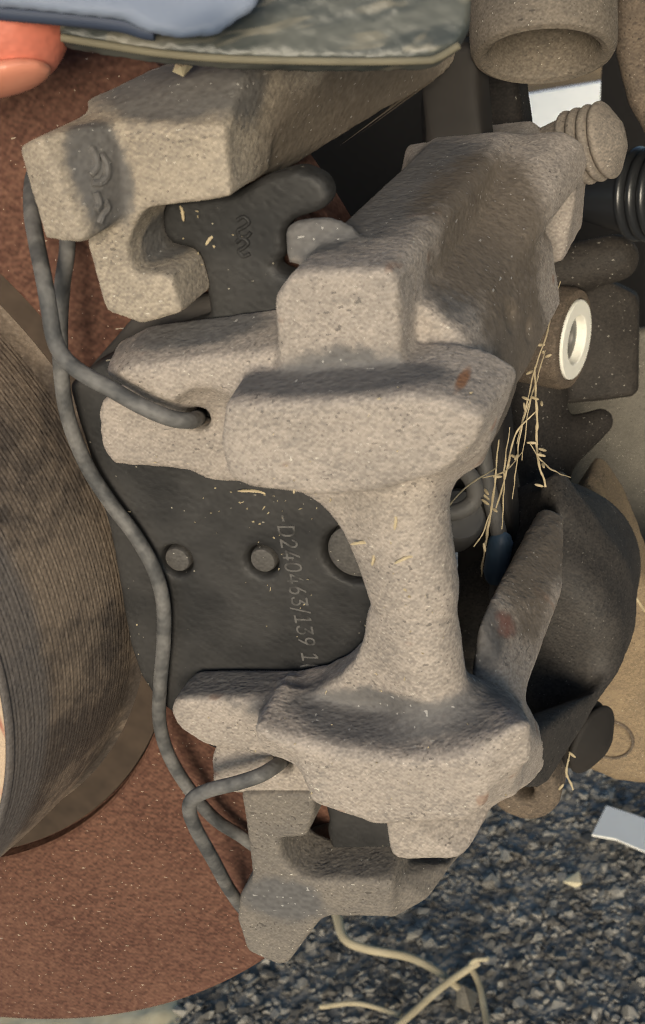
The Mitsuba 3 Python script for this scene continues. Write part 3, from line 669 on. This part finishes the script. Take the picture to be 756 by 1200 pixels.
put("brake_pipe", tube(spline([W(520, 620, -50), W(521, 680, -50), W(527, 760, -50)], 8), 2.0, 14), "m_bluecable", smooth=40, label="dark upright pipe just right of the caliper column", cat="pipe")
put("steering_knuckle", solid(prism([(492, -30), (600, -30), (606, 100), (618, 210), (492, 260)], -112, -98, 2.0, ref=-98), (110, 92, 20), (180, 118, 110), 1.0, rough=0.4, freq=0.15), "m_knuckle", smooth=True, label="flat dark brown casting behind the open steel tube and the caliper", cat="knuckle")

# ---------------------------------------------------------------- dry grass, twigs, card and pebbles
def stalk(pts, r, label, seeds=0, seed=1, name="grass_stalk", mat="m_straw", group=None):
    key = thing(name, label, "dry grass", group)
    path = spline(pts, 10)
    q0 = np.random.default_rng(seed + 50)
    path = path + 0.35 * (meshkit.noise(np.stack([path[:, 2] * 0.25 + 11 * k_ + seed for k_ in range(3)] , -1) + np.array([0, 7.3, 3.1]))[:, None] - 0.5) * np.array([1, 1, 0.4])
    rr = 0.55 * r * np.interp(np.linspace(0, 1, len(path)), [0, 0.5, 1], [0.6, 1.0, 0.7]) * (0.7 + 0.6 * q0.random(len(path)))
    put("stem", tube(path, rr, 8), mat, key, smooth=40)
    q = np.random.default_rng(seed)
    for i in range(seeds):
        c_ = path[q.integers(len(path))] + q.normal(0, 1.2, 3)
        m = trimesh.creation.icosphere(1, 1.0)
        m.apply_scale([0.3, 0.3, 1.0]); m.apply_transform(trimesh.transformations.random_rotation_matrix(q.random(3))); m.apply_translation(c_)
        put("seed_husk", m, mat, key, smooth=True)
    return key
stalk([W(657, 330, -62), W(648, 360, -58), W(640, 395, -52), W(628, 430, -48), W(618, 470, -46), W(606, 520, -44)], 0.3, "dry straw stalk with seed head left of the cream ring", 3, 1)
stalk([W(627, 430, -48), W(629, 480, -48), W(630, 530, -48), W(640, 570, -48)], 0.5, "dry straw stem hanging below the cream ring", 5, 2)
stalk([W(628, 482, -44), W(604, 510, -42), W(592, 560, -40), W(582, 596, -40)], 0.35, "pale frayed straw stalk right of the upright straw", 3, 3)
stalk([W(585, 515, -40), W(577, 590, -38), W(569, 640, -40), W(564, 676, -40)], 0.45, "upright straw stem standing in the dark gap", 0, 4)
stalk([W(582, 548, -36), W(545, 572, -16), W(510, 612, 6)], 0.3, "bent straw stalk leaning over to the caliper column", 1, 5)
stalk([W(718, 605, -100), W(712, 632, -104), W(730, 680, -106), W(757, 716, -108)], 0.8, "dry grass stem lying across the tan control arm", 4, 6)
stalk([W(601, 742, -36), W(604, 775, -26), W(612, 806, -14)], 0.25, "short straw wisp on the lower caliper arm", 0, 7)
for i, (a_, b_, c_, lab) in enumerate((
        ((640, 410, -54), (622, 470, -48), (611, 540, -44), "thin straw thread right of the pitted caliper side"), ((632, 440, -50), (612, 500, -44), (600, 585, -42), "long fine straw crossing behind the frayed stalk"),
        ((598, 500, -42), (592, 545, -40), (588, 620, -42), "fine straw hanging towards the blue cable end"), ((566, 560, -30), (592, 552, -34), (612, 530, -42), "short straw lying across the two upright stems"),
        ((622, 520, -46), (640, 545, -46), (668, 560, -60), "straw wisp pointing right below the cream ring"), ((575, 600, -36), (566, 625, -34), (556, 640, -32), "short straw bit hanging at the foot of the upright stem"))):
    stalk([W(*a_), W(*b_), W(*c_)], 0.26, lab, 2, 20 + i)
stalk([W(668, 882, -45), W(664, 905, -42), W(672, 925, -44)], 0.5, "tuft of straw caught behind the lower housing edge", 2, 8)

def surface(fs, px, py, h0=34.0, h1=-30.0):
    """first point of the bodies fs met by the line of sight"""
    a_, b_ = at(px, py, h0), at(px, py, h1)
    t_ = np.linspace(0, 1, 420)[:, None]
    p_ = a_ + (b_ - a_) * t_
    d_ = np.min([f_(p_[:, 0], p_[:, 1], p_[:, 2]) for f_ in fs], axis=0)
    hit = np.nonzero(d_ < 0.12)[0]
    return p_[hit[0]] if len(hit) else None
rng = np.random.default_rng(9)
bodies = (f3, plate, fu, fl)
frag = {(475, 656): ("straw fragment on the right of the caliper column, larger and paler than its neighbours", 3.4, 0.35), (425, 638): ("flat straw sliver across the top of the caliper column", 3.6, 0.0), (437, 656): ("stubby orange brown straw bit on the upper caliper column", 1.8, 1.4),
        (463, 612): ("small upright straw splinter near the top right of the caliper column", 2.2, 1.5), (300, 578): ("long pale straw lying along the lower edge of the upper caliper finger", 6.0, -0.12), (232, 874): ("short yellow straw sticking out below the lower caliper finger", 2.4, 1.5),
        (213, 250): ("small yellow straw on the pad ear in the carrier slot", 2.4, 1.8), (246, 282): ("ragged straw scrap in the middle of the pad ear", 1.8, 0.8)}
for (x, y), (lab, ln, ang) in frag.items():
    a0 = surface(bodies, x, y)
    if a0 is None:
        continue
    d = L((math.cos(ang), math.sin(ang), 0.05)) * ln / 2
    put("straw_fragment", tube(spline([a0 - d, a0 + L((0.1, 0.3, 0.3)), a0 + d], 5), [0.08, .2, .26, .2, .3, .24, .2, .26, .18, .14, 0.08], 6), "m_straw", smooth=40, label=lab, cat="straw", group="straw fragments on the castings")
cr, co, V, F, off = [], 0, [], [], 0
spots = [(rng.normal(330, 50), rng.normal(592, 14)) for _ in range(26)] + [(rng.uniform(150, 420), rng.uniform(560, 780)) for _ in range(22)] + [(rng.uniform(430, 520), rng.uniform(590, 800)) for _ in range(14)] + [(rng.uniform(220, 620), rng.uniform(790, 950)) for _ in range(30)] + [(rng.uniform(150, 560), rng.uniform(430, 570)) for _ in range(16)] + [(rng.uniform(200, 300), rng.uniform(245, 310)) for _ in range(8)]
for x, y in spots:
    a0 = surface(bodies, x, y)
    if a0 is None:
        continue
    m = trimesh.convex.convex_hull(rng.normal(size=(8, 3)) * [1, 0.5, 0.5])
    v = np.array(m.vertices) @ trimesh.transformations.random_rotation_matrix(rng.random(3))[:3, :3].T * rng.uniform(0.08, 0.26) + a0
    V.append(v); F.append(np.array(m.faces) + off); off += len(v)
put("straw_litter", (np.vstack(V), np.vstack(F)), "m_straw", smooth=False, kind="stuff", label="fine pale straw crumbs sprinkled over the dusty brake parts")

chip = trimesh.convex.convex_hull(np.array([at(202, 84, 15), at(206, 74, 14), at(223, 70, 12), at(226, 78, 12), at(215, 90, 14), at(212, 78, 17), at(219, 76, 16)]))
put("stone_chip", chip, "m_sand", smooth=False, label="small tan stone chip resting on top of the upper carrier arm", cat="stone")

def gnd(px, py, z=3.0):
    return at(px, py, Z=GZ + z)
card = np.array([gnd(*q_, 9) for q_ in ((694, 980), (711, 946), (742, 956), (775, 968), (757, 1000), (722, 985))])
cm = trimesh.Trimesh(np.vstack([card, card + [0, 0, 1.0]]), [[6, 7, 8], [6, 8, 11], [8, 9, 10], [8, 10, 11], [0, 2, 1], [0, 5, 2], [2, 4, 3], [2, 5, 4]] + [f_ for i in range(6) for f_ in ([i, (i + 1) % 6, 6 + (i + 1) % 6], [i, 6 + (i + 1) % 6, 6 + i])], process=False)
put("card_scrap", cm, "m_card", smooth=False, label="white scrap of card lying on the gravel at the right", cat="paper")
put("twig", tube(spline([gnd(394, 1070, 14), gnd(404, 1100, 12), gnd(430, 1112, 10), gnd(480, 1122, 9), gnd(515, 1140, 8), gnd(540, 1160, 6)], 8), np.interp(np.linspace(0, 1, 41), [0, 1], [2.2, 1.6]), 10), "m_twig", smooth=40, label="pale curved twig lying on the gravel under the carrier", cat="twig")
tw = thing("twig", "brown forked twig lying on the gravel near the bottom edge", "twig")
put("stem", tube(spline([gnd(440, 1225, 8), gnd(480, 1190, 9), gnd(520, 1155, 10), gnd(560, 1128, 11)], 8), [1.6] * 25, 10), "m_twig", tw, smooth=40)
put("branch", tube(spline([gnd(552, 1134, 10), gnd(562, 1155, 8), gnd(568, 1185, 7), gnd(574, 1220, 7)], 8), [1.3] * 25, 10), "m_twig", tw, smooth=40)
put("branch", tube(spline([gnd(548, 1137, 10), gnd(556, 1126, 13), gnd(572, 1124, 15)], 8), [1.0] * 17, 10), "m_twig", tw, smooth=40)
put("twig", tube(spline([gnd(375, 1180, 7), gnd(420, 1176, 8), gnd(470, 1190, 7)], 8), [1.1] * 17, 10), "m_twig", smooth=40, label="thin brown twig half buried in gravel left of the forked twig", cat="twig")
rng = np.random.default_rng(21)
for (x, y, s, lab, mat) in ((672, 1033, 4.6, "pale yellowish round pebble in the gravel below the white card", "m_sand"), (542, 1168, 6.5, "light grey angular stone at the end of the curved twig", "m_shield")):
    m = trimesh.convex.convex_hull(rng.normal(size=(14, 3)) * [1, 0.9, 0.7])
    m.vertices = np.array(m.vertices) / np.abs(m.vertices).max() * s + gnd(x, y, 4)
    put("pebble", m, mat, smooth=50, label=lab, cat="stone")

# pale sand at the lower left, seen under the disc
sx, sy = np.meshgrid(np.linspace(-420, -78, 90), np.linspace(60, 230, 60), indexing="ij")
ed = np.minimum(1, np.maximum(0, (-92 - sx + 14 * (meshkit.noise(np.stack([sy * 0.05, sy * 0, sy * 0], -1)) - 0.5)) / 10))
sz = GZ - 2 + 8 * ed + 2.5 * meshkit.fbm(np.stack([sx, sy, sx * 0], -1) * 0.12, 3)
i, j = np.meshgrid(np.arange(89), np.arange(59), indexing="ij")
q = np.stack([i * 60 + j, (i + 1) * 60 + j, (i + 1) * 60 + j + 1, i * 60 + j + 1], -1).reshape(-1, 4)
put("sand_patch", (np.stack([sx, sy, sz], -1).reshape(-1, 3), np.vstack([q[:, [0, 1, 2]], q[:, [0, 2, 3]]])), "m_sand", smooth=True, kind="structure")

# ---------------------------------------------------------------- far side: a white board added for the overexposed sunlit gap, and a plank
def boxm(c_, e_):
    b = trimesh.creation.box(extents=e_); b.apply_translation(c_); return b
bd = at(640, 174, h=-1900)
put("added_white_board", boxm(bd + [0, 0, -10], (330, 16, 190)), "m_white", smooth=False, label="white board added for the overexposed sunlit background seen through the gap", cat="board")
pd = at(680, 80, h=-2050)
put("wooden_plank", boxm(pd + [60, 0, 20], (560, 30, 260)), "m_tan", smooth=False, label="tan wooden plank standing behind the white board", cat="plank")
